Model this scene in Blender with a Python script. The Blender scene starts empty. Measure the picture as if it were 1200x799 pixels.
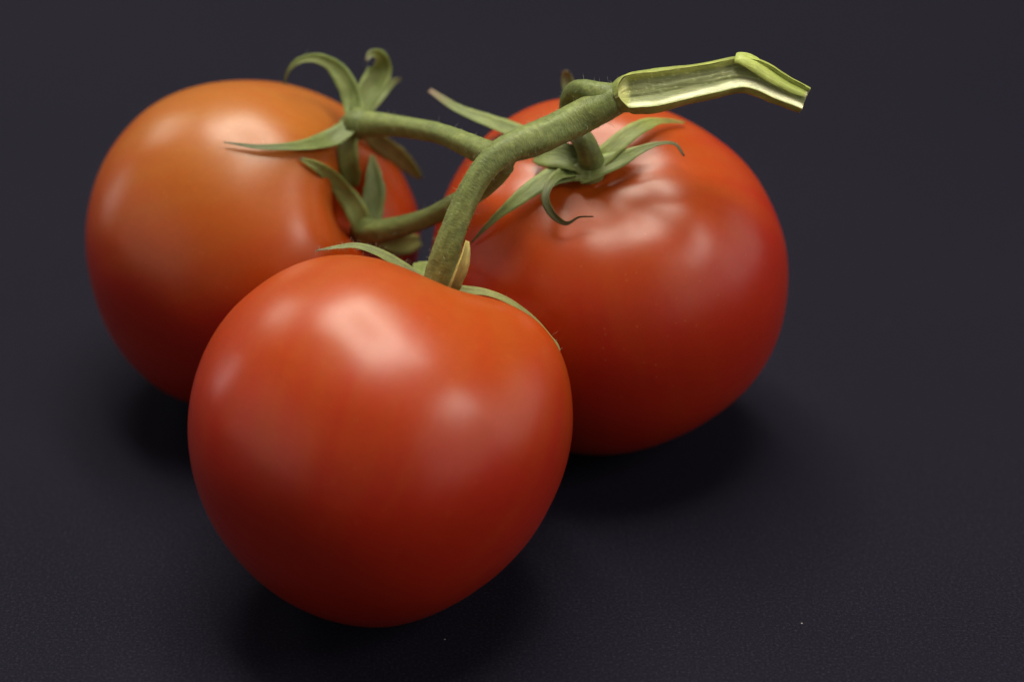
import bpy, bmesh, math, random
import numpy as np
from mathutils import Vector, Matrix, noise
from mathutils.bvhtree import BVHTree

random.seed(7)
rng = np.random.default_rng(7)
S = bpy.context.scene
COL = S.collection

# ------------------------------------------------------------------ camera
F = 2800.0                       # focal length in pixels of a 1200 px wide picture
PITCH = math.radians(32.0)
CAM = Vector((0.0, -0.375, 0.2735))
RIGHT = Vector((1, 0, 0))
FWD = Vector((0, math.cos(PITCH), -math.sin(PITCH)))
UP = Vector((0, math.sin(PITCH), math.cos(PITCH)))
cam_d = bpy.data.cameras.new('camera')
cam_d.sensor_width = 36
cam_d.lens = 36 * F / 1200
cam_d.clip_start, cam_d.clip_end = 0.01, 50
cam_d.dof.use_dof = True
cam_d.dof.focus_distance = 0.432
cam_d.dof.aperture_fstop = 8.0
cam = bpy.data.objects.new('camera', cam_d)
COL.objects.link(cam)
cam.location = CAM
cam.rotation_euler = (math.pi / 2 - PITCH, 0, 0)
S.camera = cam

# ------------------------------------------------------------------ world, lamps, exposure
W = bpy.data.worlds.new('World')
S.world = W
W.use_nodes = True
W.node_tree.nodes['Background'].inputs[0].default_value = (1.0, 0.95, 0.95, 1)
W.node_tree.nodes['Background'].inputs[1].default_value = 0.12
S.view_settings.view_transform = 'Standard'
S.view_settings.look = 'None'
S.view_settings.exposure = 0.0
S.view_settings.gamma = 1.0

CENTRE = Vector((-0.005, 0.03, 0.04))
def lamp(name, loc, sx, sy, power, col=(1, 0.96, 0.9), aim=None, spread=180):
    d = bpy.data.lights.new(name, 'AREA')
    d.shape = 'RECTANGLE'
    d.size, d.size_y = sx, sy
    d.energy = power
    d.color = col
    d.spread = math.radians(spread)
    o = bpy.data.objects.new(name, d)
    COL.objects.link(o)
    o.location = loc
    o.rotation_euler = ((aim or CENTRE) - Vector(loc)).to_track_quat('-Z', 'Y').to_euler()
    return o
# a long ceiling fixture: four strips round a darker middle
KEY, KROT, KL, KW, KS = Vector((-0.06, 0.29, 0.95)), math.radians(-58), 0.92, 0.44, 0.14
ku, kv = Vector((math.cos(KROT), math.sin(KROT), 0)), Vector((-math.sin(KROT), math.cos(KROT), 0))
for off, sx, sy in ((ku * (KL - KS * 1.5) / 2, KS * 1.5, KW), (-ku * (KL - KS * 1.5) / 2, KS * 1.5, KW),
                    (kv * (KW - KS) / 2, KL - 3 * KS, KS), (-kv * (KW - KS) / 2, KL - 3 * KS, KS)):
    o = lamp('ceiling_lamp', KEY + off, sx, sy, 21.0 * sx * sy, (1, 0.96, 0.80), spread=120)
    o.rotation_euler = (Matrix.Rotation(math.radians(-14), 3, 'X') @ Matrix.Rotation(KROT, 3, 'Z')).to_euler()
lamp('right_lamp', (0.62, -0.30, 0.64), 0.26, 0.26, 1.5, (1, 0.93, 0.80))
lamp('left_lamp', (-0.58, 0.60, 0.53), 0.24, 0.24, 0.8, (1, 0.95, 0.82))
lamp('window_strip', (-0.95, 0.48, 0.13), 0.10, 0.36, 0.35, (1, 0.96, 0.94))
lamp('right_fill', (1.55, -0.95, 0.70), 2.0, 1.4, 5.0, (1, 0.93, 0.88), Vector((0, 0, 0.02)))  # added soft fill from the front right, lifts lower fruit and foreground
lamp('left_fill', (-1.75, -0.65, 0.55), 2.0, 1.4, 2.8, (1, 0.94, 0.86), Vector((0, 0, 0.02)))  # its dimmer twin on the left, also an added fill for the lower halves
lamp('right_wall_glow', (1.05, 0.15, 0.22), 0.8, 0.6, 1.2, (1, 0.92, 0.88))

# ------------------------------------------------------------------ helpers
def P(x, y, z):
    """A point z metres in front of the lens, along the ray of photograph pixel (x, y)."""
    x, y, z = float(x), float(y), float(z)
    return CAM + z * (FWD + RIGHT * ((x - 600) / F) + UP * ((399.5 - y) / F))

def link(name, me, parent=None, mat=None):
    o = bpy.data.objects.new(name, me)
    COL.objects.link(o)
    if mat is not None:
        me.materials.append(mat)
    if parent is not None:
        o.parent = parent
        o.matrix_parent_inverse = Matrix.Identity(4)
        o.location = -parent.matrix_world.translation if parent.parent is None else Vector((0, 0, 0))
    return o

def tag(o, label=None, cat=None, group=None, kind=None):
    for k, v in (('label', label), ('category', cat), ('group', group), ('kind', kind)):
        if v:
            o[k] = v

def empty(name, loc):
    o = bpy.data.objects.new(name, None)
    COL.objects.link(o)
    o.location = loc
    o.empty_display_size = 0.01
    o.matrix_world = Matrix.Translation(loc)
    return o

def build_mesh(name, verts, faces, smooth=True, cols=None, grain=None):
    me = bpy.data.meshes.new(name)
    me.from_pydata([tuple(v) for v in verts], [], faces)
    me.update()
    if smooth:
        me.polygons.foreach_set('use_smooth', [True] * len(me.polygons))
    if cols is not None:
        a = me.attributes.new('tint', 'FLOAT_COLOR', 'POINT')
        a.data.foreach_set('color', [c for q in cols for c in (*q, 1.0)])
    if grain is not None:
        a = me.attributes.new('grain', 'FLOAT_VECTOR', 'POINT')
        a.data.foreach_set('vector', [c for q in grain for c in q])
    return me

def catmull(pts, n):
    """Resample a list of tuples/vectors (any length) with a Catmull-Rom curve, n samples."""
    A = np.array([list(p) for p in pts], float)
    A = np.vstack([2 * A[0] - A[1], A, 2 * A[-1] - A[-2]])
    m = len(A) - 3
    out = []
    for i in range(n):
        u = i / (n - 1) * m
        k = min(int(u), m - 1)
        t = u - k
        p0, p1, p2, p3 = A[k:k + 4]
        out.append(0.5 * (2 * p1 + (p2 - p0) * t + (2 * p0 - 5 * p1 + 4 * p2 - p3) * t * t + (3 * p1 - p0 - 3 * p2 + p3) * t ** 3))
    return np.array(out)

def nrm(v):
    return v / (np.linalg.norm(v) + 1e-12)

# ------------------------------------------------------------------ materials
def mat(name):
    m = bpy.data.materials.new(name)
    m.use_nodes = True
    nt = m.node_tree
    b = nt.nodes['Principled BSDF']
    return m, nt, b
def node(nt, t, **kw):
    n = nt.nodes.new(t)
    for k, v in kw.items():
        if k in n.inputs:
            n.inputs[k].default_value = v
        else:
            setattr(n, k, v)
    return n
def ramp(nt, fac, stops):
    r = nt.nodes.new('ShaderNodeValToRGB')
    e = r.color_ramp.elements
    while len(e) < len(stops):
        e.new(0.5)
    for q, (p, c) in zip(e, stops):
        q.position = p
        q.color = (*c, 1)
    nt.links.new(fac, r.inputs[0])
    return r.outputs[0]
def mixc(nt, fac, a, b, mode='MIX'):
    n = nt.nodes.new('ShaderNodeMix')
    n.data_type = 'RGBA'
    n.blend_type = mode
    for sock, v in ((n.inputs[0], fac), (n.inputs[6], a), (n.inputs[7], b)):
        if hasattr(v, 'links'):
            nt.links.new(v, sock)
        elif isinstance(v, (int, float)):
            sock.default_value = v
        else:
            sock.default_value = (*v, 1)
    return n.outputs[2]

def tomato_material():
    m, nt, b = mat('tomato_skin')
    L = nt.links.new
    at = node(nt, 'ShaderNodeAttribute', attribute_name='tint')
    co = node(nt, 'ShaderNodeTexCoord')
    n1 = node(nt, 'ShaderNodeTexNoise', Scale=45.0, Detail=4.0, Roughness=0.55)
    L(co.outputs['Object'], n1.inputs['Vector'])
    n2 = node(nt, 'ShaderNodeTexNoise', Scale=900.0, Detail=2.0)
    L(co.outputs['Object'], n2.inputs['Vector'])
    sep = node(nt, 'ShaderNodeSeparateColor')
    L(at.outputs['Color'], sep.inputs[0])
    # red channel of the attribute: ripeness (0 by the stem, orange, to 1, red)
    add = node(nt, 'ShaderNodeMath', operation='MULTIPLY_ADD')
    L(n1.outputs['Fac'], add.inputs[0]); add.inputs[1].default_value = 0.20
    L(sep.outputs[0], add.inputs[2])
    sub = node(nt, 'ShaderNodeMath', operation='SUBTRACT')
    L(add.outputs[0], sub.inputs[0]); sub.inputs[1].default_value = 0.10
    base = ramp(nt, sub.outputs[0], [(0.0, (0.41, 0.135, 0.015)), (0.35, (0.42, 0.085, 0.007)), (0.7, (0.43, 0.053, 0.002)), (1.0, (0.43, 0.018, 0.002))])
    sp = ramp(nt, n2.outputs['Fac'], [(0.3, (0.96, 0.96, 0.96)), (0.7, (1.03, 1.03, 1.03))])
    base = mixc(nt, 1.0, base, sp, 'MULTIPLY')
    vo = node(nt, 'ShaderNodeTexVoronoi', Scale=520.0)
    L(co.outputs['Object'], vo.inputs['Vector'])
    vs = node(nt, 'ShaderNodeSeparateColor'); L(vo.outputs['Color'], vs.inputs[0])
    few = node(nt, 'ShaderNodeMath', operation='GREATER_THAN'); L(vs.outputs[0], few.inputs[0]); few.inputs[1].default_value = 0.55
    dot = node(nt, 'ShaderNodeMapRange'); L(vo.outputs['Distance'], dot.inputs[0])
    dot.inputs[1].default_value = 0.05; dot.inputs[2].default_value = 0.16; dot.inputs[3].default_value = 0.22; dot.inputs[4].default_value = 0.0
    sm = node(nt, 'ShaderNodeMath', operation='MULTIPLY'); L(few.outputs[0], sm.inputs[0]); L(dot.outputs[0], sm.inputs[1])
    base = mixc(nt, sm.outputs[0], base, (0.62, 0.24, 0.07))
    L(base, b.inputs['Base Color'])
    rg = node(nt, 'ShaderNodeMapRange'); L(n1.outputs['Fac'], rg.inputs[0])
    rg.inputs[3].default_value = 0.27; rg.inputs[4].default_value = 0.38
    L(rg.outputs[0], b.inputs['Roughness'])
    b.inputs['Coat Weight'].default_value = 0.0
    b.inputs['Specular IOR Level'].default_value = 0.58
    b.inputs['Subsurface Weight'].default_value = 0.12
    b.inputs['Subsurface Radius'].default_value = (1.0, 0.25, 0.1)
    b.inputs['Subsurface Scale'].default_value = 0.004
    n3 = node(nt, 'ShaderNodeTexNoise', Scale=120.0, Detail=3.0)
    L(co.outputs['Object'], n3.inputs['Vector'])
    bp = node(nt, 'ShaderNodeBump', Strength=0.05, Distance=0.001)
    L(n3.outputs['Fac'], bp.inputs['Height'])
    L(bp.outputs[0], b.inputs['Normal'])
    return m
def green_material(name, bump=0.5, rough=0.5, sss=0.08, cells=(700.0, 700.0, 2600.0), contrast=1.0):
    """cells: noise frequency across (x, y) and along (z) the stem or blade, from the 'grain' attribute in metres."""
    m, nt, b = mat(name)
    L = nt.links.new
    at = node(nt, 'ShaderNodeAttribute', attribute_name='tint')
    gr = node(nt, 'ShaderNodeAttribute', attribute_name='grain')
    def sc(v):
        n = node(nt, 'ShaderNodeVectorMath', operation='MULTIPLY')
        L(gr.outputs['Vector'], n.inputs[0]); n.inputs[1].default_value = v
        return n.outputs[0]
    n1 = node(nt, 'ShaderNodeTexNoise', Scale=1.0, Detail=4.0, Roughness=0.6, Distortion=0.6)
    L(sc(cells), n1.inputs['Vector'])
    n2 = node(nt, 'ShaderNodeTexNoise', Scale=1.0, Detail=3.0)
    L(sc((260.0, 260.0, 200.0)), n2.inputs['Vector'])
    n3 = node(nt, 'ShaderNodeTexNoise', Scale=1.0, Detail=2.0)
    L(sc((3400.0, 3400.0, 3400.0)), n3.inputs['Vector'])
    k = 0.28 * contrast
    c1 = ramp(nt, n1.outputs['Fac'], [(0.32, (1 - k, 1 - k, 1 - k * 1.1)), (0.70, (1 + k, 1 + k, 1 + k))])
    c2 = ramp(nt, n2.outputs['Fac'], [(0.3, (0.84, 0.87, 0.80)), (0.7, (1.16, 1.12, 1.05))])
    c3 = ramp(nt, n3.outputs['Fac'], [(0.60, (1, 1, 1)), (0.72, (1.35, 1.33, 1.4))])
    c = mixc(nt, 1.0, at.outputs['Color'], c1, 'MULTIPLY')
    c = mixc(nt, 1.0, c, c2, 'MULTIPLY')
    c = mixc(nt, 1.0, c, c3, 'MULTIPLY')
    L(c, b.inputs['Base Color'])
    b.inputs['Roughness'].default_value = rough
    b.inputs['Specular IOR Level'].default_value = 0.4
    b.inputs['Subsurface Weight'].default_value = sss
    b.inputs['Subsurface Radius'].default_value = (0.6, 1.0, 0.3)
    b.inputs['Subsurface Scale'].default_value = 0.001
    bp = node(nt, 'ShaderNodeBump', Strength=bump, Distance=0.00025)
    L(n1.outputs['Fac'], bp.inputs['Height'])
    L(bp.outputs[0], b.inputs['Normal'])
    return m
def paper_material():
    m, nt, b = mat('black_paper')
    L = nt.links.new
    co = node(nt, 'ShaderNodeTexCoord')
    n1 = node(nt, 'ShaderNodeTexNoise', Scale=1900.0, Detail=4.0, Roughness=0.68)
    L(co.outputs['Object'], n1.inputs['Vector'])
    n2 = node(nt, 'ShaderNodeTexNoise', Scale=9.0, Detail=4.0)
    L(co.outputs['Object'], n2.inputs['Vector'])
    c1 = ramp(nt, n1.outputs['Fac'], [(0.32, (0.0048, 0.0043, 0.0100)), (0.54, (0.0093, 0.0082, 0.0178)), (0.74, (0.028, 0.024, 0.039))])
    c2 = ramp(nt, n2.outputs['Fac'], [(0.3, (0.92, 0.92, 0.96)), (0.7, (1.08, 1.05, 1.05))])
    vo = node(nt, 'ShaderNodeTexVoronoi', Scale=170.0)
    L(co.outputs['Object'], vo.inputs['Vector'])
    vs = node(nt, 'ShaderNodeSeparateColor')
    L(vo.outputs['Color'], vs.inputs[0])
    few = node(nt, 'ShaderNodeMath', operation='GREATER_THAN')
    L(vs.outputs[0], few.inputs[0]); few.inputs[1].default_value = 0.94
    dot = node(nt, 'ShaderNodeMath', operation='LESS_THAN')
    L(vo.outputs['Distance'], dot.inputs[0]); dot.inputs[1].default_value = 0.028
    dust = node(nt, 'ShaderNodeMath', operation='MULTIPLY')
    L(few.outputs[0], dust.inputs[0]); L(dot.outputs[0], dust.inputs[1])
    cc = mixc(nt, 1.0, c1, c2, 'MULTIPLY')
    L(mixc(nt, dust.outputs[0], cc, (0.30, 0.29, 0.28)), b.inputs['Base Color'])
    b.inputs['Roughness'].default_value = 0.85
    b.inputs['Specular IOR Level'].default_value = 0.12
    bp = node(nt, 'ShaderNodeBump', Strength=0.6, Distance=0.0002)
    L(n1.outputs['Fac'], bp.inputs['Height'])
    L(bp.outputs[0], b.inputs['Normal'])
    return m
M_TOM = tomato_material()
M_STEM = green_material('stem_green', 0.6, 0.5, 0.06, (900.0, 900.0, 2300.0), 0.65)
M_SEPAL = green_material('sepal_green', 0.5, 0.5, 0.10, (2400.0, 2400.0, 420.0), 0.8)
M_CUT = green_material('cut_flesh', 0.5, 0.42, 0.15, (2600.0, 2600.0, 380.0), 0.7)
M_PAPER = paper_material()
mh, nt, b = mat('hair')
b.inputs['Base Color'].default_value = (0.42, 0.45, 0.30, 1)
b.inputs['Roughness'].default_value = 0.5
M_HAIR = mh

# ------------------------------------------------------------------ table surface
me = build_mesh('table_surface', [(-3, -2, 0), (3, -2, 0), (3, 5, 0), (-3, 5, 0)], [(0, 1, 2, 3)], False)
tbl = link('table_surface', me, None, M_PAPER)
tag(tbl, 'matt black paper sheet lying under the three tomatoes', None, None, 'structure')

# ------------------------------------------------------------------ tomatoes
def outline_fn(pts, c):
    a = np.array([math.atan2(c[1] - y, x - c[0]) for x, y in pts])
    r = np.array([math.hypot(x - c[0], y - c[1]) for x, y in pts])
    o = np.argsort(a); a = a[o]; r = r[o]
    a = np.concatenate([a - 2 * math.pi, a, a + 2 * math.pi]); r = np.concatenate([r, r, r])
    g = np.linspace(-math.pi, math.pi, 721)
    v = np.interp(g, a, r)[:-1]
    f = np.fft.rfft(v)
    k = np.arange(len(f))
    f *= np.exp(-(k / 13.0) ** 2)
    lo = np.fft.irfft(f * np.exp(-(k / 3.2) ** 2), 720)
    v = np.fft.irfft(f, 720)
    v, lo = np.append(v, v[0]), np.append(lo, lo[0])
    def fn(x, s2=0.0):                               # the outline's finer shape fades towards the lens and away from it
        x = (x + math.pi) % (2 * math.pi) - math.pi
        a_, b_ = np.interp(x, g, v), np.interp(x, g, lo)
        return b_ + (a_ - b_) * (1 - s2) ** 5
    return fn

def make_tomato(c, outline, depth_px, stem_px, stem_back, dip, dipw, lobes, ripe, z0, creases=()):
    """Outline in photograph pixels round centre c; stem_px where the stalk is set, lobes round that axis."""
    O = outline_fn(outline, c)
    ray = (FWD + RIGHT * ((c[0] - 600) / F) + UP * ((399.5 - c[1]) / F))
    ez = -ray.normalized()
    ex = (RIGHT - ez * RIGHT.dot(ez)).normalized()
    ey = ez.cross(ex)
    B = np.array([ex, ey, ez])                      # rows
    sx, sy = stem_px[0] - c[0], c[1] - stem_px[1]
    rr = O(math.atan2(sy, sx))
    q = min(math.hypot(sx, sy) / rr, 0.999)
    szz = math.sqrt(1 - q * q) * (-1 if stem_back else 1)
    n = math.hypot(sx, sy)
    axis = nrm(np.array([sx / n * q, sy / n * q, szz]))
    # mesh in a frame whose pole is the stem axis
    t1 = nrm(np.cross(axis, [0.2, 0.1, 1.0] if abs(axis[2]) < 0.9 else [1, 0, 0]))
    t2 = np.cross(axis, t1)
    NT, NP = 150, 220
    th = np.linspace(0, math.pi, NT + 1)[1:-1]
    ph = np.arange(NP) * 2 * math.pi / NP
    TH, PH = np.meshgrid(th, ph, indexing='ij')
    D = (np.sin(TH)[..., None] * (np.cos(PH)[..., None] * t1 + np.sin(PH)[..., None] * t2) + np.cos(TH)[..., None] * axis).reshape(-1, 3)
    D = np.vstack([axis, D, -axis])
    TT = np.concatenate([[0], TH.ravel(), [math.pi]]); PP = np.concatenate([[0], PH.ravel(), [0]])
    al = np.arctan2(D[:, 1], D[:, 0]); s2 = D[:, 2] ** 2
    R = O(al, s2) * (1 - s2) + depth_px * s2
    lob = 0.005 * np.array([noise.noise(Vector(d) * 2.1 + Vector((c[0], 0, 0))) for d in D]) + 0.0015 * np.array([noise.noise(Vector(d) * 5.5 + Vector((c[0], 0, 0))) for d in D])
    for (x, y, a, w, g0, gw) in creases:             # sunken lines running out from the stalk
        v = np.array([x - c[0], c[1] - y, 0.0]) / depth_px
        v[2] = math.sqrt(max(0.02, 1 - v[0] ** 2 - v[1] ** 2))
        p0 = math.atan2(v.dot(t2), v.dot(t1))
        dp = (PP - p0 + math.pi) % (2 * math.pi) - math.pi
        lob -= a * np.exp(-(dp / w) ** 2) * np.exp(-((TT - g0) / gw) ** 2)
    for (k, p, a, g0, gw) in lobes:
        lob += a * np.cos(k * (PP - p)) * np.exp(-((TT - g0) / gw) ** 2)
    R = R * (1 - dip * np.exp(-(TT / dipw) ** 2) + lob)
    Pt = D * R[:, None]
    local = Pt @ B                                   # camera-facing frame to world axes, in pixels
    # slide along the ray until it stands on the table
    z = z0
    for _ in range(40):
        sc = z / F * ray.length * 1.0
        C0 = np.array(CAM + ray * z)
        low = (C0[2] + local[:, 2] * z / F).min()
        z += low / math.sin(PITCH)
    world = np.array(CAM + ray * z) + local * (z / F)
    world[:, 2] = np.maximum(world[:, 2], 0.0)
    faces = []
    for j in range(NP):
        faces.append((0, 1 + j, 1 + (j + 1) % NP))
    for i in range(NT - 2):
        for j in range(NP):
            a0 = 1 + i * NP + j; a1 = 1 + i * NP + (j + 1) % NP
            faces.append((a0, a0 + NP, a1 + NP, a1))
    last = len(world) - 1
    for j in range(NP):
        faces.append((last, 1 + (NT - 2) * NP + (j + 1) % NP, 1 + (NT - 2) * NP + j))
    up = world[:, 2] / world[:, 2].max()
    streak = np.array([noise.noise(Vector((math.cos(p) * 7, math.sin(p) * 7, t * 1.3 + c[0]))) + 0.6 * noise.noise(Vector((math.cos(p) * 22, math.sin(p) * 22, t * 2.0 + c[0]))) for t, p in zip(TT, PP)])
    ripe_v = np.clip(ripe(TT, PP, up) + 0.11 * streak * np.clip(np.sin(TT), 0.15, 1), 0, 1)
    base = Vector((*(np.array(CAM + ray * z)[:2]), 0.0))
    root = empty('tomato', base)
    me = build_mesh('fruit', world, faces, True, [(v, v, v) for v in ripe_v])
    fr = link('fruit', me, root, M_TOM)
    bvh = BVHTree.FromPolygons([Vector(v) for v in world], faces)
    def hit(x, y, lift=0.0003):
        d = (P(x, y, 1) - CAM).normalized()
        loc, nn, _, _ = bvh.ray_cast(CAM, d)
        if loc is None:
            loc, nn, _, _ = bvh.find_nearest(P(x, y, z))
        return loc + nn * lift, nn
    print('tomato at', [round(v, 4) for v in base], 'z', round(z, 4), 'radius mm', round(1000 * depth_px * z / F, 1), 'pole', np.round(world[0], 4))
    return root, fr, hit, bvh

front_outline = [(520, 340), (500, 331), (480, 319), (440, 302), (400, 297), (350, 308), (300, 338), (265, 372), (240, 415), (226, 460), (222, 500), (226, 545), (240, 590), (265, 635), (300, 675), (350, 710), (400, 728), (450, 734), (500, 722), (550, 695), (600, 655), (640, 600), (662, 550), (673, 500), (672, 460), (660, 412), (640, 382), (610, 362), (580, 351), (545, 347)]
right_outline = [(505, 300), (512, 255), (530, 205), (560, 165), (600, 138), (640, 121), (690, 117), (740, 122), (785, 134), (820, 150), (850, 170), (880, 200), (905, 245), (919, 285), (922, 325), (918, 370), (900, 420), (870, 460), (830, 490), (780, 517), (730, 531), (680, 531), (630, 518), (580, 485), (540, 440), (515, 380)]
left_outline = [(103, 290), (108, 240), (120, 200), (145, 160), (180, 125), (230, 103), (290, 96), (350, 103), (400, 125), (440, 160), (475, 200), (491, 245), (490, 290), (478, 345), (450, 400), (410, 445), (360, 472), (300, 482), (250, 479), (215, 470), (180, 450), (150, 420), (125, 380), (110, 335)]

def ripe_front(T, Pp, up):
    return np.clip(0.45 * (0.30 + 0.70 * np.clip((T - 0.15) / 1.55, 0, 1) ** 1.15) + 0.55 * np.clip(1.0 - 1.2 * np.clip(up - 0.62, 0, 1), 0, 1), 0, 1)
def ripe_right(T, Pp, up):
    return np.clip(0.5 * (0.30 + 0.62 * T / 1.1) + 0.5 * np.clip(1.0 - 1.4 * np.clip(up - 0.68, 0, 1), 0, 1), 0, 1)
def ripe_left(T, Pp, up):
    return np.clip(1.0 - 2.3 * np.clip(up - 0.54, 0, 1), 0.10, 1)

t_front, fr_front, hit_f, bvh_f = make_tomato((448, 517), front_outline, 222, (515, 338), True, 0.0, 0.4,
    [(5, 0.4, 0.006, 0.9, 0.5)], ripe_front, 0.43)
tag(t_front, 'nearest and largest red tomato, in front of the other two', 'tomato', 'tomatoes on the vine')
t_right, fr_right, hit_r, bvh_r = make_tomato((717, 325), right_outline, 205, (692, 205), False, 0.16, 0.42,
    [(5, 0.3, 0.005, 0.75, 0.40), (3, 1.1, 0.010, 0.9, 0.5)], ripe_right, 0.48,
    [(764, 258, 0.012, 0.22, 0.50, 0.20), (605, 285, 0.022, 0.32, 0.55, 0.26), (672, 268, 0.006, 0.2, 0.45, 0.18), (850, 190, 0.03, 0.3, 0.5, 0.35), (560, 200, 0.03, 0.3, 0.5, 0.35)])
tag(t_right, 'red tomato on the right with spread green sepals on its ribbed orange shoulder', 'tomato', 'tomatoes on the vine')
t_left, fr_left, hit_l, bvh_l = make_tomato((298, 288), left_outline, 193, (446, 240), False, 0.34, 0.34,
    [(5, 0.0, 0.012, 0.7, 0.35)], ripe_left, 0.49)
tag(t_left, 'orange red tomato at the back left with its stem end turned to the right', 'tomato', 'tomatoes on the vine')

# ------------------------------------------------------------------ stems and sepals
GREEN = (0.175, 0.212, 0.066)
GREEN_D = (0.130, 0.162, 0.050)
PALE = (0.26, 0.30, 0.09)
DRY = (0.075, 0.055, 0.035)
hair_pts = []                                        # (point, outward normal, length)

def tube(pts, n=70, sides=22, ridge=0.05, cols=(GREEN, GREEN), seed=0, hair=0.0, hair_len=0.0011, cap=True):
    """pts: (x, y, depth, radius_px). One closed tapering tube with uneven ribs."""
    W_ = [(*P(x, y, z), r * z / F) for (x, y, z, r) in pts]
    A = catmull(W_, n)
    C, R = A[:, :3], A[:, 3]
    T = np.gradient(C, axis=0)
    T = T / np.linalg.norm(T, axis=1)[:, None]
    N = nrm(np.cross(T[0], [0.3, 0.2, 1.0]))
    verts, cols_, gr = [], [], []
    arc = np.concatenate([[0], np.cumsum(np.linalg.norm(np.diff(C, axis=0), axis=1))])
    for i in range(n):
        N = nrm(N - T[i] * N.dot(T[i]))
        Bn = np.cross(T[i], N)
        f = i / (n - 1)
        for k in range(sides):
            a = 2 * math.pi * k / sides
            d = N * math.cos(a) + Bn * math.sin(a)
            w = noise.noise(Vector((math.cos(a) * 1.6 + seed, math.sin(a) * 1.6, f * n * 0.06)))
            w2 = noise.noise(Vector((math.cos(a) * 4 + seed, math.sin(a) * 4, f * n * 0.35)))
            p = C[i] + d * R[i] * (1 + ridge * (1.6 * w + 0.5 * w2 + 0.5 * math.cos(5 * a + seed)))
            verts.append(p); gr.append((math.cos(a) * R[i] + seed, math.sin(a) * R[i], arc[i]))
            g = 1 + 0.35 * w2 + 0.2 * w
            cols_.append(tuple((cols[0][q] * (1 - f) + cols[1][q] * f) * g for q in range(3)))
            if hair and random.random() < hair:
                hair_pts.append((p, d, hair_len * random.uniform(0.35, 1.15)))
    faces = []
    for i in range(n - 1):
        for k in range(sides):
            a0 = i * sides + k; a1 = i * sides + (k + 1) % sides
            faces.append((a0, a1, a1 + sides, a0 + sides))
    if cap:
        for i, rev in ((0, True), (n - 1, False)):
            verts.append(C[i] + T[i] * R[i] * 0.25 * (-1 if rev else 1)); cols_.append(cols_[i * sides]); gr.append((seed, 0.0, arc[i]))
            c = len(verts) - 1
            for k in range(sides):
                a0 = i * sides + k; a1 = i * sides + (k + 1) % sides
                faces.append((c, a1, a0) if rev else (c, a0, a1))
    return verts, faces, cols_, gr

def sepal(pts, facing=None, n=34, curl=0.25, thick=0.10, cols=(GREEN, GREEN, DRY), dry=0.8, hair=0.0, twist=0.0, seed=0, hair_len=0.0009):
    """pts: (world Vector, half_width in metres). A leaf blade with midrib, folded edges and real thickness."""
    A = catmull([(*p, w) for p, w in pts], n)
    C, Wd = A[:, :3], np.maximum(A[:, 3], 0.00008)
    T = np.gradient(C, axis=0); T /= np.linalg.norm(T, axis=1)[:, None]
    face = np.array(facing if facing is not None else -FWD, float)
    prof = [(-1.0, 0.0), (-0.55, 0.0), (0.0, 0.0), (0.55, 0.0), (1.0, 0.0)]
    m = len(prof)
    verts, cols_, gr = [], [], []
    arc = np.concatenate([[0], np.cumsum(np.linalg.norm(np.diff(C, axis=0), axis=1))])
    for i in range(n):
        f = i / (n - 1)
        Nf = nrm(face - T[i] * face.dot(T[i]))
        Sd = np.cross(T[i], Nf)
        tw = twist * f
        Nf, Sd = Nf * math.cos(tw) + Sd * math.sin(tw), Sd * math.cos(tw) - Nf * math.sin(tw)
        wob = 0.14 * noise.noise(Vector((seed + 3.1, f * 5, 0.3)))
        th = max(thick * Wd[i], 0.00006)
        base = tuple(cols[0][q] * (1 - f) + cols[1][q] * f for q in range(3))
        dd = min(max((f - dry) / max(1 - dry, 1e-3), 0), 1)
        colr = tuple(base[q] * (1 - dd) + cols[2][q] * dd for q in range(3))
        for side in (1, -1):
            for (u, _) in (prof if side == 1 else prof[::-1]):
                lift = curl * Wd[i] * (u * u) + wob * Wd[i] * u
                rib = -0.10 * Wd[i] * math.exp(-(u / 0.2) ** 2) * 1.0
                e = 1 - abs(u) ** 3 * 0.7
                wn = 1 + 0.10 * noise.noise(Vector((seed, f * 7, u * 2))) + 0.07 * noise.noise(Vector((seed + 9.3, f * 21, u * 2)))
                p = C[i] + Sd * Wd[i] * u * wn + Nf * (lift + rib + side * th * e)
                verts.append(p); gr.append((u * Wd[i] + seed, side * 0.01, arc[i]))
                g = (0.86 + 0.30 * abs(u)) if abs(u) > 0.3 else 1.08
                if abs(u) > 0.9 : g = 1.3
                cols_.append(tuple(c * g for c in colr))
                if hair and random.random() < hair:
                    hair_pts.append((p, nrm(Nf * side + Sd * u * 1.2), hair_len * random.uniform(0.4, 1.2)))
    r = 2 * m
    faces = []
    for i in range(n - 1):
        for k in range(r):
            a0 = i * r + k; a1 = i * r + (k + 1) % r
            faces.append((a0, a0 + r, a1 + r, a1))
    faces.append(tuple(range(r)))
    faces.append(tuple(range((n - 1) * r, n * r))[::-1])
    return verts, faces, cols_, gr

def make(name, data, parent, m):
    me = build_mesh(name, data[0], data[1], True, data[2], data[3] if len(data) > 3 else None)
    bm = bmesh.new(); bm.from_mesh(me); bmesh.ops.recalc_face_normals(bm, faces=bm.faces); bm.to_mesh(me); bm.free()
    return link(name, me, parent, m)

def on(hit, pts, lifts, widths):
    """Points on the fruit's skin under photograph pixels, raised by lifts (metres), half-widths in metres."""
    out = []
    for (x, y), l, w in zip(pts, lifts, widths):
        p, nn = hit(x, y, l)
        out.append((p, w))
    return out
def free(pts):
    return [(P(x, y, z), r * z / F) for (x, y, z, r) in pts]

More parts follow.
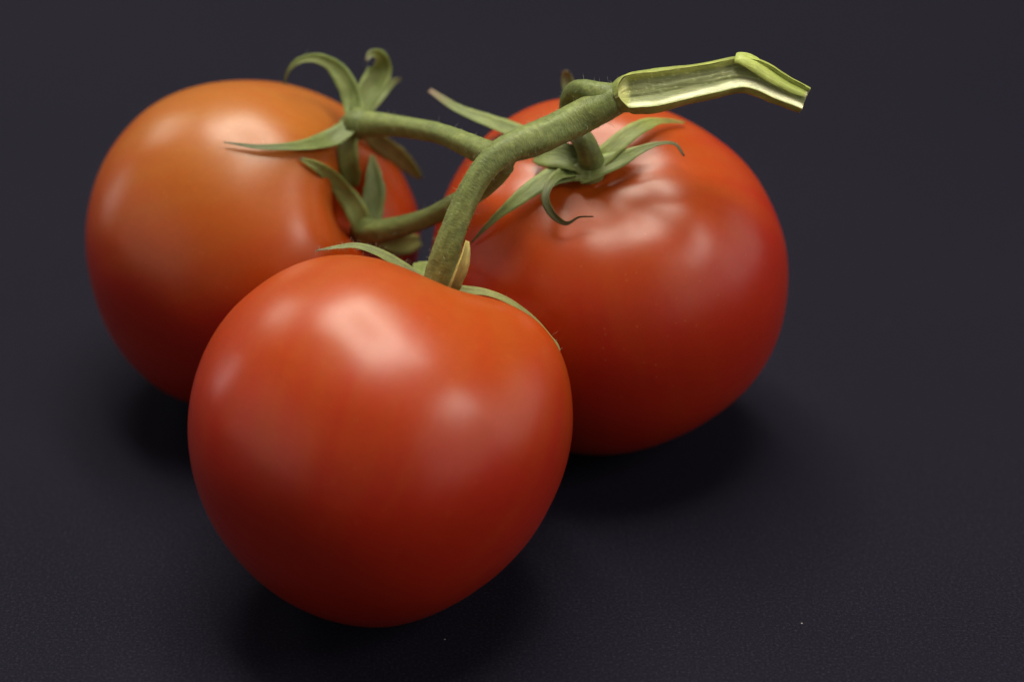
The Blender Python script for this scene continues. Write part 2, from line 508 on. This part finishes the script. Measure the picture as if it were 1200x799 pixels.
def over(hit, pts, lift):
    """As free(), but never inside the fruit behind: each point clears the skin by lift metres."""
    out = []
    for (x, y, z, r) in pts:
        q, _ = hit(x, y, 0.0)
        zs = (q - CAM).dot(FWD)
        if (P(x, y, zs) - q).length < 0.0008:
            z = min(z, zs - lift)
        out.append((P(x, y, z), r * z / F))
    return out

px = 0.432 / F

# ---- the vine
vine = empty('tomato_vine', P(590, 180, 0.44))
main = make('main_stem', tube([(513, 345, 0.4340, 20), (517, 322, 0.4325, 18.5), (524, 292, 0.4310, 16.8), (541, 246, 0.4300, 14.5), (563, 204, 0.4300, 15), (592, 177, 0.4310, 17), (625, 164, 0.4330, 20), (652, 152, 0.4345, 19.5), (680, 138, 0.4355, 20), (707, 124, 0.4350, 19.5), (724, 115.5, 0.4348, 18), (732, 113, 0.4358, 13)],
    n=150, sides=36, ridge=0.045, hair=0.13, seed=1.0), vine, M_STEM)
make('side_stem', tube([(592, 186, 0.4340, 17), (572, 180, 0.4380, 15.5), (548, 170, 0.4430, 13.5), (515, 157, 0.4500, 12), (475, 149, 0.4580, 12.5), (440, 146, 0.4640, 14.5), (420, 146, 0.4665, 15), (410, 146, 0.4680, 12)],
    n=80, sides=26, ridge=0.05, hair=0.05, seed=2.0), vine, M_STEM)
make('side_stem', tube([(590, 192, 0.4360, 14), (577, 208, 0.4390, 14), (556, 226, 0.4430, 13), (530, 241, 0.4490, 12), (500, 256, 0.4560, 11.5), (465, 267, 0.4620, 13), (440, 272, 0.4660, 14.5), (426, 272, 0.4700, 13)],
    n=80, sides=26, ridge=0.05, hair=0.05, seed=3.0, cols=(GREEN_D, GREEN)), vine, M_STEM)
rp, rn = hit_r(690, 200, 0.0)
zc = (rp - CAM).dot(FWD)
print('right calyx depth', zc)
make('side_stem', tube([(728, 113, 0.4350, 14), (712, 112, 0.4348, 15), (697, 109, 0.4356, 13.5), (684, 105, 0.4372, 12), (673, 107, 0.4395, 11), (667, 116, 0.4418, 10.5), (666, 130, 0.4440, 11), (672, 150, 0.4480, 13), (686, 168, zc - 0.004, 13.5), (692, 186, zc - 0.002, 15.5), (693, 200, zc + 0.002, 19)],
    n=80, sides=26, ridge=0.05, hair=0.05, seed=4.0, cols=(GREEN, GREEN_D)), vine, M_STEM)

# ---- the cut end: a stalk sliced open lengthwise, hollow side to the lens
def cut_stub():
    path = catmull([(724, 115, 0.4341, 18.5), (735, 111, 0.4336, 22.5), (748, 109, 0.4330, 25), (768, 107, 0.4327, 25.5), (800, 101, 0.4324, 23.5), (835, 94.5, 0.4321, 21.5), (866, 88, 0.4319, 21.5), (888, 92, 0.4318, 21), (912, 104, 0.4318, 19), (932, 113, 0.4319, 17), (943, 118, 0.4320, 16)], 110)
    C = np.array([list(P(a, b_, c)) for a, b_, c, _ in path])
    R = path[:, 3] * px
    T = np.gradient(C, axis=0); T /= np.linalg.norm(T, axis=1)[:, None]
    view = np.array(-FWD + UP * 0.05 + RIGHT * 0.05)
    rind, pith = ([], [], [], []), ([], [], [], [])
    arc = np.concatenate([[0], np.cumsum(np.linalg.norm(np.diff(C, axis=0), axis=1))])
    KO, KI = 34, 26
    for i in range(len(C)):
        f = i / (len(C) - 1)
        N = nrm(view - T[i] * view.dot(T[i])); U = np.cross(N, T[i])   # N out of the cut, U up across it
        if U.dot(np.array(UP)) < 0: U = -U
        op = min(1, max(0, (f - 0.05) / 0.085)) ** 0.5
        a0 = math.radians(4 + 50 * op)
        a1 = math.radians(4 + 46 * op)
        late = max(0, min(1, (f - 0.58) / 0.12))
        for k in range(KO + 1):                                        # bark side, upper rim round the back to the lower rim
            a = a0 + (2 * math.pi - a0 - a1) * k / KO
            w = noise.noise(Vector((math.cos(a) * 2, math.sin(a) * 2, f * 9)))
            w2 = noise.noise(Vector((math.cos(a) * 7, math.sin(a) * 7, f * 22)))
            rim = math.exp(-min(k, KO - k) / 1.6) * op
            bulge = 1 + 0.05 * w + 0.025 * math.cos(9 * a) + 0.02 * w2 + 0.035 * rim
            rind[0].append(C[i] + R[i] * bulge * (U * math.sin(a) + N * math.cos(a) * 0.92))
            rind[3].append((a * R[i], 0.0, arc[i]))
            base = tuple((0.23, 0.27, 0.070)[q] * (1 - late) + (0.29, 0.35, 0.075)[q] * late for q in range(3))
            rind[2].append(tuple((base[q] * (1 - rim) + (0.46, 0.50, 0.13)[q] * rim) * (1 + 0.3 * w + 0.25 * w2) for q in range(3)))
        up_, lo_ = (math.sin(a0), math.cos(a0)), (-math.sin(a1), math.cos(a1))
        for k in range(KI + 1):                                        # the sliced face: hollow, with a thick pale lower lip
            v = k / KI                                                 # 0 upper rim, 1 lower rim
            u_ = up_[0] * (1 - v) + lo_[0] * v; n_ = (up_[1] * (1 - v) + lo_[1] * v) * 0.92
            hol = max(0, min(1, v / 0.16)) * max(0, min(1, (0.98 - v) / 0.34))
            hol = hol * hol * (3 - 2 * hol)
            st = noise.noise(Vector((v * 9, f * 4, 7))); s2 = noise.noise(Vector((v * 22, f * 14, 3)))
            d = (0.36 * hol + hol * (0.10 * st + 0.05 * s2)) * op
            wob = 0.04 * noise.noise(Vector((f * 12, 2.2, 1.0)))
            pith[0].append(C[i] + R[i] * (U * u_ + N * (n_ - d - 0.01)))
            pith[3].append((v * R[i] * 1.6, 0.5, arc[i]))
            n1 = noise.noise(Vector((v * 9, f * 7, 2))); n2 = noise.noise(Vector((v * 26, f * 60, 5)))
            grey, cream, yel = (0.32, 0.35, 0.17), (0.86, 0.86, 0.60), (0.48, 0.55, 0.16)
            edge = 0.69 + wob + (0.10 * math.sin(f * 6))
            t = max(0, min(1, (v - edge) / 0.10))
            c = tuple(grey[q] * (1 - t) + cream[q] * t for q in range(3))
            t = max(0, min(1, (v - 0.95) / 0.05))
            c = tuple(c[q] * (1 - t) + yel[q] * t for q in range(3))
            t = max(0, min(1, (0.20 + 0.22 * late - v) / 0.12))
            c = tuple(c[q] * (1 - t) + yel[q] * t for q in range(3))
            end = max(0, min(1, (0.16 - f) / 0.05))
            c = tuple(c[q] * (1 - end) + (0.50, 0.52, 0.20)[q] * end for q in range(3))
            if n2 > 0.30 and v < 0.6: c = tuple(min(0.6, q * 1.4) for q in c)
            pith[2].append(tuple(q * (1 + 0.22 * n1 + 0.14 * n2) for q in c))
    for dat, K in ((rind, KO), (pith, KI)):
        for i in range(len(C) - 1):
            for k in range(K):
                a0 = i * (K + 1) + k
                dat[1].append((a0, a0 + 1, a0 + K + 2, a0 + K + 1))
    i = len(C) - 1                                                     # torn end
    ring = [rind[0][i * (KO + 1) + k] for k in range(KO + 1)] + [pith[0][i * (KI + 1) + KI - k] for k in range(KI + 1)]
    b0 = len(rind[0])
    mid = sum(ring) / len(ring)
    for p in ring:
        rind[0].append(p); rind[2].append((0.55, 0.55, 0.30)); rind[3].append(tuple(p))
    rind[0].append(mid - T[i] * R[i] * 0.3); rind[2].append((0.6, 0.58, 0.36)); rind[3].append(tuple(mid))
    for k in range(len(ring)):
        rind[1].append((b0 + len(ring), b0 + k, b0 + (k + 1) % len(ring)))
    return rind, pith
rind, pith = cut_stub()
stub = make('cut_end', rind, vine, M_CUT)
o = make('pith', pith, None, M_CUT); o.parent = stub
# torn flap of skin at the bend
o = make('flap', sepal(free([(862, 66, 0.4308, 9), (870, 66, 0.4303, 11), (886, 74, 0.4302, 11.5), (905, 87, 0.4305, 11), (925, 99, 0.4308, 9.5), (938, 105, 0.4310, 8), (946, 109, 0.4312, 6.5)]), facing=tuple(-FWD + UP * 0.9), n=40, curl=-0.28, thick=0.16,
    cols=((0.42, 0.49, 0.13), (0.36, 0.42, 0.11), (0.62, 0.58, 0.34)), dry=0.93, seed=3), None, M_CUT); o.parent = stub

# ---- fruitless calyx at the end of the upper side stem
cal = make('calyx', tube([(428, 146, 0.4650, 15), (419, 146, 0.4665, 18), (411, 147, 0.4685, 15), (407, 148, 0.470, 8)], n=16, sides=20, ridge=0.08, seed=8, cols=(GREEN_D, GREEN_D)), vine, M_STEM)
def child(data, par, name='sepal'):
    o = make(name, data, None, M_SEPAL)
    o.parent = par
    return o
zc1 = 0.4675
child(sepal(free([(417, 138, zc1, 11), (413, 118, zc1 + .001, 12), (406, 98, zc1 + .001, 11.5), (392, 79, zc1 + .001, 9), (372, 69, zc1, 6), (352, 71, zc1 - .001, 4), (339, 82, zc1 - .001, 2.2), (333, 99, zc1, 1.2)]), curl=0.5, dry=0.72, seed=11, hair=0.06), cal)
child(sepal(free([(420, 135, zc1 + .001, 11), (429, 114, zc1 + .002, 14), (440, 95, zc1 + .003, 15), (447, 80, zc1 + .003, 13), (444, 67, zc1 + .001, 9), (435, 64, zc1 - .001, 5), (429, 72, zc1 - .002, 2)]), curl=0.5, dry=0.75, seed=12, hair=0.06), cal)
child(sepal(over(hit_l, [(414, 140, zc1 - .001, 10), (404, 154, zc1 - .003, 12), (386, 165, zc1 - .005, 12), (362, 171, zc1 - .006, 9.5), (335, 173, zc1 - .007, 6), (305, 173, zc1 - .007, 3.8), (282, 170, zc1 - .007, 2.2), (262, 167, zc1 - .007, 0.8)], .0012), facing=(0, -0.5, 1), curl=0.3, dry=0.55, seed=13, hair=0.06, cols=(GREEN_D, GREEN_D, (0.05, 0.05, 0.03))), cal)
child(sepal(over(hit_l, [(411, 150, zc1 - .001, 11), (408, 168, zc1 - .002, 12), (409, 190, zc1 - .001, 12), (412, 206, zc1 + .001, 11), (414, 219, zc1 + .003, 5)], .0012), curl=0.4, dry=1.0, seed=14), cal)
child(sepal(over(hit_l, [(428, 152, zc1 + .003, 9), (445, 168, zc1 + .008, 11), (464, 182, zc1 + .014, 11), (480, 196, zc1 + .018, 8), (493, 209, zc1 + .021, 3)], .0012), curl=0.3, dry=1.0, seed=15, cols=((0.15, 0.15, 0.05), (0.15, 0.15, 0.05), DRY)), cal)
child(sepal(free([(430, 132, zc1 + .004, 6), (446, 112, zc1 + .008, 6), (460, 97, zc1 + .009, 4), (470, 93, zc1 + .009, 2)]), curl=0.3, dry=0.5, seed=16), cal)

# ---- calyx of the left tomato
lp, ln = hit_l(428, 268, 0.0005)
zl = (lp - CAM).dot(FWD); print('left calyx depth', zl)
cal = make('calyx', tube([(442, 272, 0.4655, 13), (432, 272, 0.4680, 17), (424, 271, min(zl, 0.474), 15)], n=12, sides=20, ridge=0.08, seed=9, cols=(GREEN_D, GREEN_D)), t_left, M_STEM)
def childw(data, par, name='sepal'):
    o = make(name, data, None, M_SEPAL); o.parent = par
    return o
zq = 0.4680
childw(sepal(over(hit_l, [(428, 272, zq, 12), (420, 252, zq - .001, 13), (408, 232, zq - .0015, 12), (392, 212, zq - .001, 10), (374, 197, zq, 7), (352, 186, zq + .001, 2)], .0012), curl=0.35, dry=0.97, seed=21), cal)
childw(sepal(over(hit_l, [(430, 272, zq, 11), (435, 250, zq + .001, 14), (439, 226, zq + .002, 13), (438, 204, zq + .004, 9), (436, 182, zq + .006, 2)], .0012), curl=0.35, dry=1.0, seed=22, cols=(GREEN_D, GREEN_D, DRY)), cal)
childw(sepal(over(hit_l, [(438, 276, zq, 10), (455, 284, zq + .004, 13), (475, 286, zq + .008, 13), (492, 282, zq + .012, 6)], .0012), curl=0.3, dry=1.0, seed=23, cols=(GREEN, (0.15, 0.15, 0.05), DRY)), cal)

# ---- calyx of the right tomato
cal = make('calyx', tube([(693, 184, zc - 0.001, 14), (692, 194, zc, 19), (691, 200, zc + 0.001, 23), (691, 204, zc + 0.003, 22)], n=16, sides=26, ridge=0.06, seed=10), t_right, M_SEPAL)
W = lambda *a: [v * 0.45 / F for v in a]
childw(sepal(on(hit_r, [(694, 207), (668, 208), (640, 220), (614, 238), (590, 257), (571, 273), (556, 285)], [.0025, .0022, .0020, .0022, .0022, .0016, .0008], W(14, 15, 12.5, 9, 5.5, 3, 1.2)), facing=rn, curl=0.15, dry=0.55, seed=31, cols=(GREEN, GREEN, (0.09, 0.085, 0.03))), cal)
childw(sepal(on(hit_r, [(668, 210), (652, 222), (644, 236), (645, 251), (654, 265), (666, 271), (681, 266), (697, 265)], [.002, .003, .0040, .0042, .0036, .0030, .0032, .0030], W(10, 8, 6, 5.5, 4.5, 2.6, 1.3, 0.8)), facing=rn, curl=0.5, dry=0.12, twist=1.3, seed=32, cols=(GREEN, (0.10, 0.095, 0.045), (0.05, 0.045, 0.03))), cal)
childw(sepal(on(hit_r, [(680, 212), (705, 204), (728, 194), (748, 186), (768, 183), (786, 187), (798, 199)], [.0025, .0025, .0026, .0034, .0042, .0042, .0032], W(14, 14, 11, 6, 2.6, 2.0, 1.2)), facing=rn, curl=0.2, dry=0.45, seed=33, cols=(GREEN, GREEN, (0.055, 0.05, 0.03))), cal)
childw(sepal(on(hit_r, [(698, 200), (716, 186), (736, 170), (754, 158), (772, 151), (800, 148)], [.002, .0026, .0028, .0025, .0018, .0008], W(11, 12, 11, 9, 5, 2)), facing=rn, curl=0.2, dry=0.7, seed=34, cols=((0.17, 0.20, 0.055), (0.22, 0.25, 0.06), (0.25, 0.17, 0.05))), cal)
childw(sepal(on(hit_r, [(690, 200), (668, 192), (645, 190), (628, 192)], [.002, .0024, .0026, .0016], W(14, 17, 16, 5)), facing=rn, curl=0.2, dry=1.0, seed=35), cal)
childw(sepal(free([(680, 192, zc, 12), (645, 175, zc + .004, 13), (605, 156, zc + .009, 11), (570, 142, zc + .013, 9), (540, 130, zc + .015, 6.5), (520, 118, zc + .016, 5), (503, 106, zc + .017, 3)]), facing=(0, -0.4, 1), curl=0.3, dry=0.72, seed=36, cols=(GREEN, GREEN, (0.16, 0.10, 0.07))), cal)
childw(sepal(free([(688, 196, zc + .001, 11), (684, 165, zc + .008, 12), (676, 130, zc + .014, 11), (668, 106, zc + .017, 9), (664, 92, zc + .017, 7), (662, 83, zc + .016, 4)]), curl=0.4, dry=0.5, seed=37, cols=(GREEN_D, GREEN_D, (0.13, 0.08, 0.055))), cal)

# ---- calyx of the front tomato
zf = 0.4340
cal = make('calyx', tube([(517, 330, 0.4325, 20), (514, 340, 0.4335, 27), (511, 350, 0.4350, 26)], n=12, sides=24, ridge=0.08, seed=12), t_front, M_SEPAL)
childw(sepal(free([(510, 338, zf, 9), (488, 325, zf + .0005, 8), (466, 310, zf + .001, 7), (443, 297, zf + .001, 6.5), (418, 289, zf + .001, 5), (396, 290, zf + .001, 2.8), (370, 294, zf + .0005, 1.0)]), facing=(0.1, -0.25, 1), curl=0.35, dry=0.86, seed=41, hair=0.45, hair_len=0.0012, cols=((0.17, 0.19, 0.06), GREEN_D, DRY)), cal)
childw(sepal(free([(518, 342, zf, 10), (542, 342, zf - .0005, 8), (570, 344, zf - .001, 5.8), (598, 355, zf - .001, 4.8), (624, 374, zf - .001, 3.8), (643, 394, zf - .001, 3), (653, 406, zf - .001, 2.4), (655, 418, zf - .001, 1.2)]), facing=(0.2, -0.25, 1), curl=0.35, dry=0.85, seed=42, hair=0.25, cols=((0.24, 0.25, 0.08), (0.21, 0.21, 0.07), (0.26, 0.17, 0.08))), cal)
childw(sepal(free([(524, 345, 0.4290, 8), (529, 330, 0.4278, 10), (536, 314, 0.4272, 9.5), (542, 298, 0.4272, 7), (546, 282, 0.4276, 3)]), facing=(0.75, -0.6, 0.2), curl=0.9, dry=1.0, seed=43, cols=((0.09, 0.065, 0.02), (0.50, 0.42, 0.13), (0.5, 0.42, 0.13))), cal)  # yellow sepal, shadow at the stem foot painted in as a dark brown base
childw(sepal(free([(508, 338, zf + .002, 12), (500, 322, zf + .007, 13), (494, 312, zf + .012, 10), (488, 308, zf + .016, 3)]), facing=(0, -0.2, 1), curl=0.3, dry=1.0, seed=44), cal)

# ---- fine hairs of the vine
hv, hf = [], []
for p, d, ln_ in hair_pts:
    p = np.array(p); d = nrm(np.array(d) + rng.normal(0, 0.35, 3))
    s = nrm(np.cross(d, rng.normal(0, 1, 3))); s2 = np.cross(d, s)
    bend = rng.normal(0, 0.25, 3)
    r0 = 0.000021
    b0 = len(hv)
    for f_, rr in ((0, r0), (0.5, r0 * 0.7)):
        c = p + d * ln_ * f_ + bend * ln_ * f_ * f_
        for k in range(3):
            a = 2 * math.pi * k / 3
            hv.append(c + (s * math.cos(a) + s2 * math.sin(a)) * rr)
    hv.append(p + d * ln_ + bend * ln_)
    for k in range(3):
        k2 = (k + 1) % 3
        hf.append((b0 + k, b0 + k2, b0 + 3 + k2, b0 + 3 + k)); hf.append((b0 + 3 + k, b0 + 3 + k2, b0 + 6))
o = link('fine_hairs', build_mesh('fine_hairs', hv, hf), vine, M_HAIR)
tag(o, kind='stuff')
tag(vine, 'green vine stalk joining the three tomatoes, its thick end sliced open', 'vine')
print('hairs', len(hair_pts))

import os
if os.environ.get('DBG'):
    for nm, bv, pts in (('front', bvh_f, [(400, 347), (376, 362), (430, 426), (485, 397), (440, 385), (330, 370), (265, 440), (535, 470), (610, 490)]), ('right', bvh_r, [(685, 268), (755, 240), (620, 285), (780, 290), (740, 270)]), ('left', bvh_l, [(240, 200), (310, 215), (345, 260), (140, 300)])):
        for q in pts:
            d = (P(*q, 1) - CAM).normalized()
            loc, nn, _, _ = bv.ray_cast(CAM, d)
            if loc is None: print(nm, q, None); continue
            r = d.reflect(nn)
            print('REFL', nm, q, [round(v, 3) for v in r], 'loc', [round(v, 3) for v in loc])
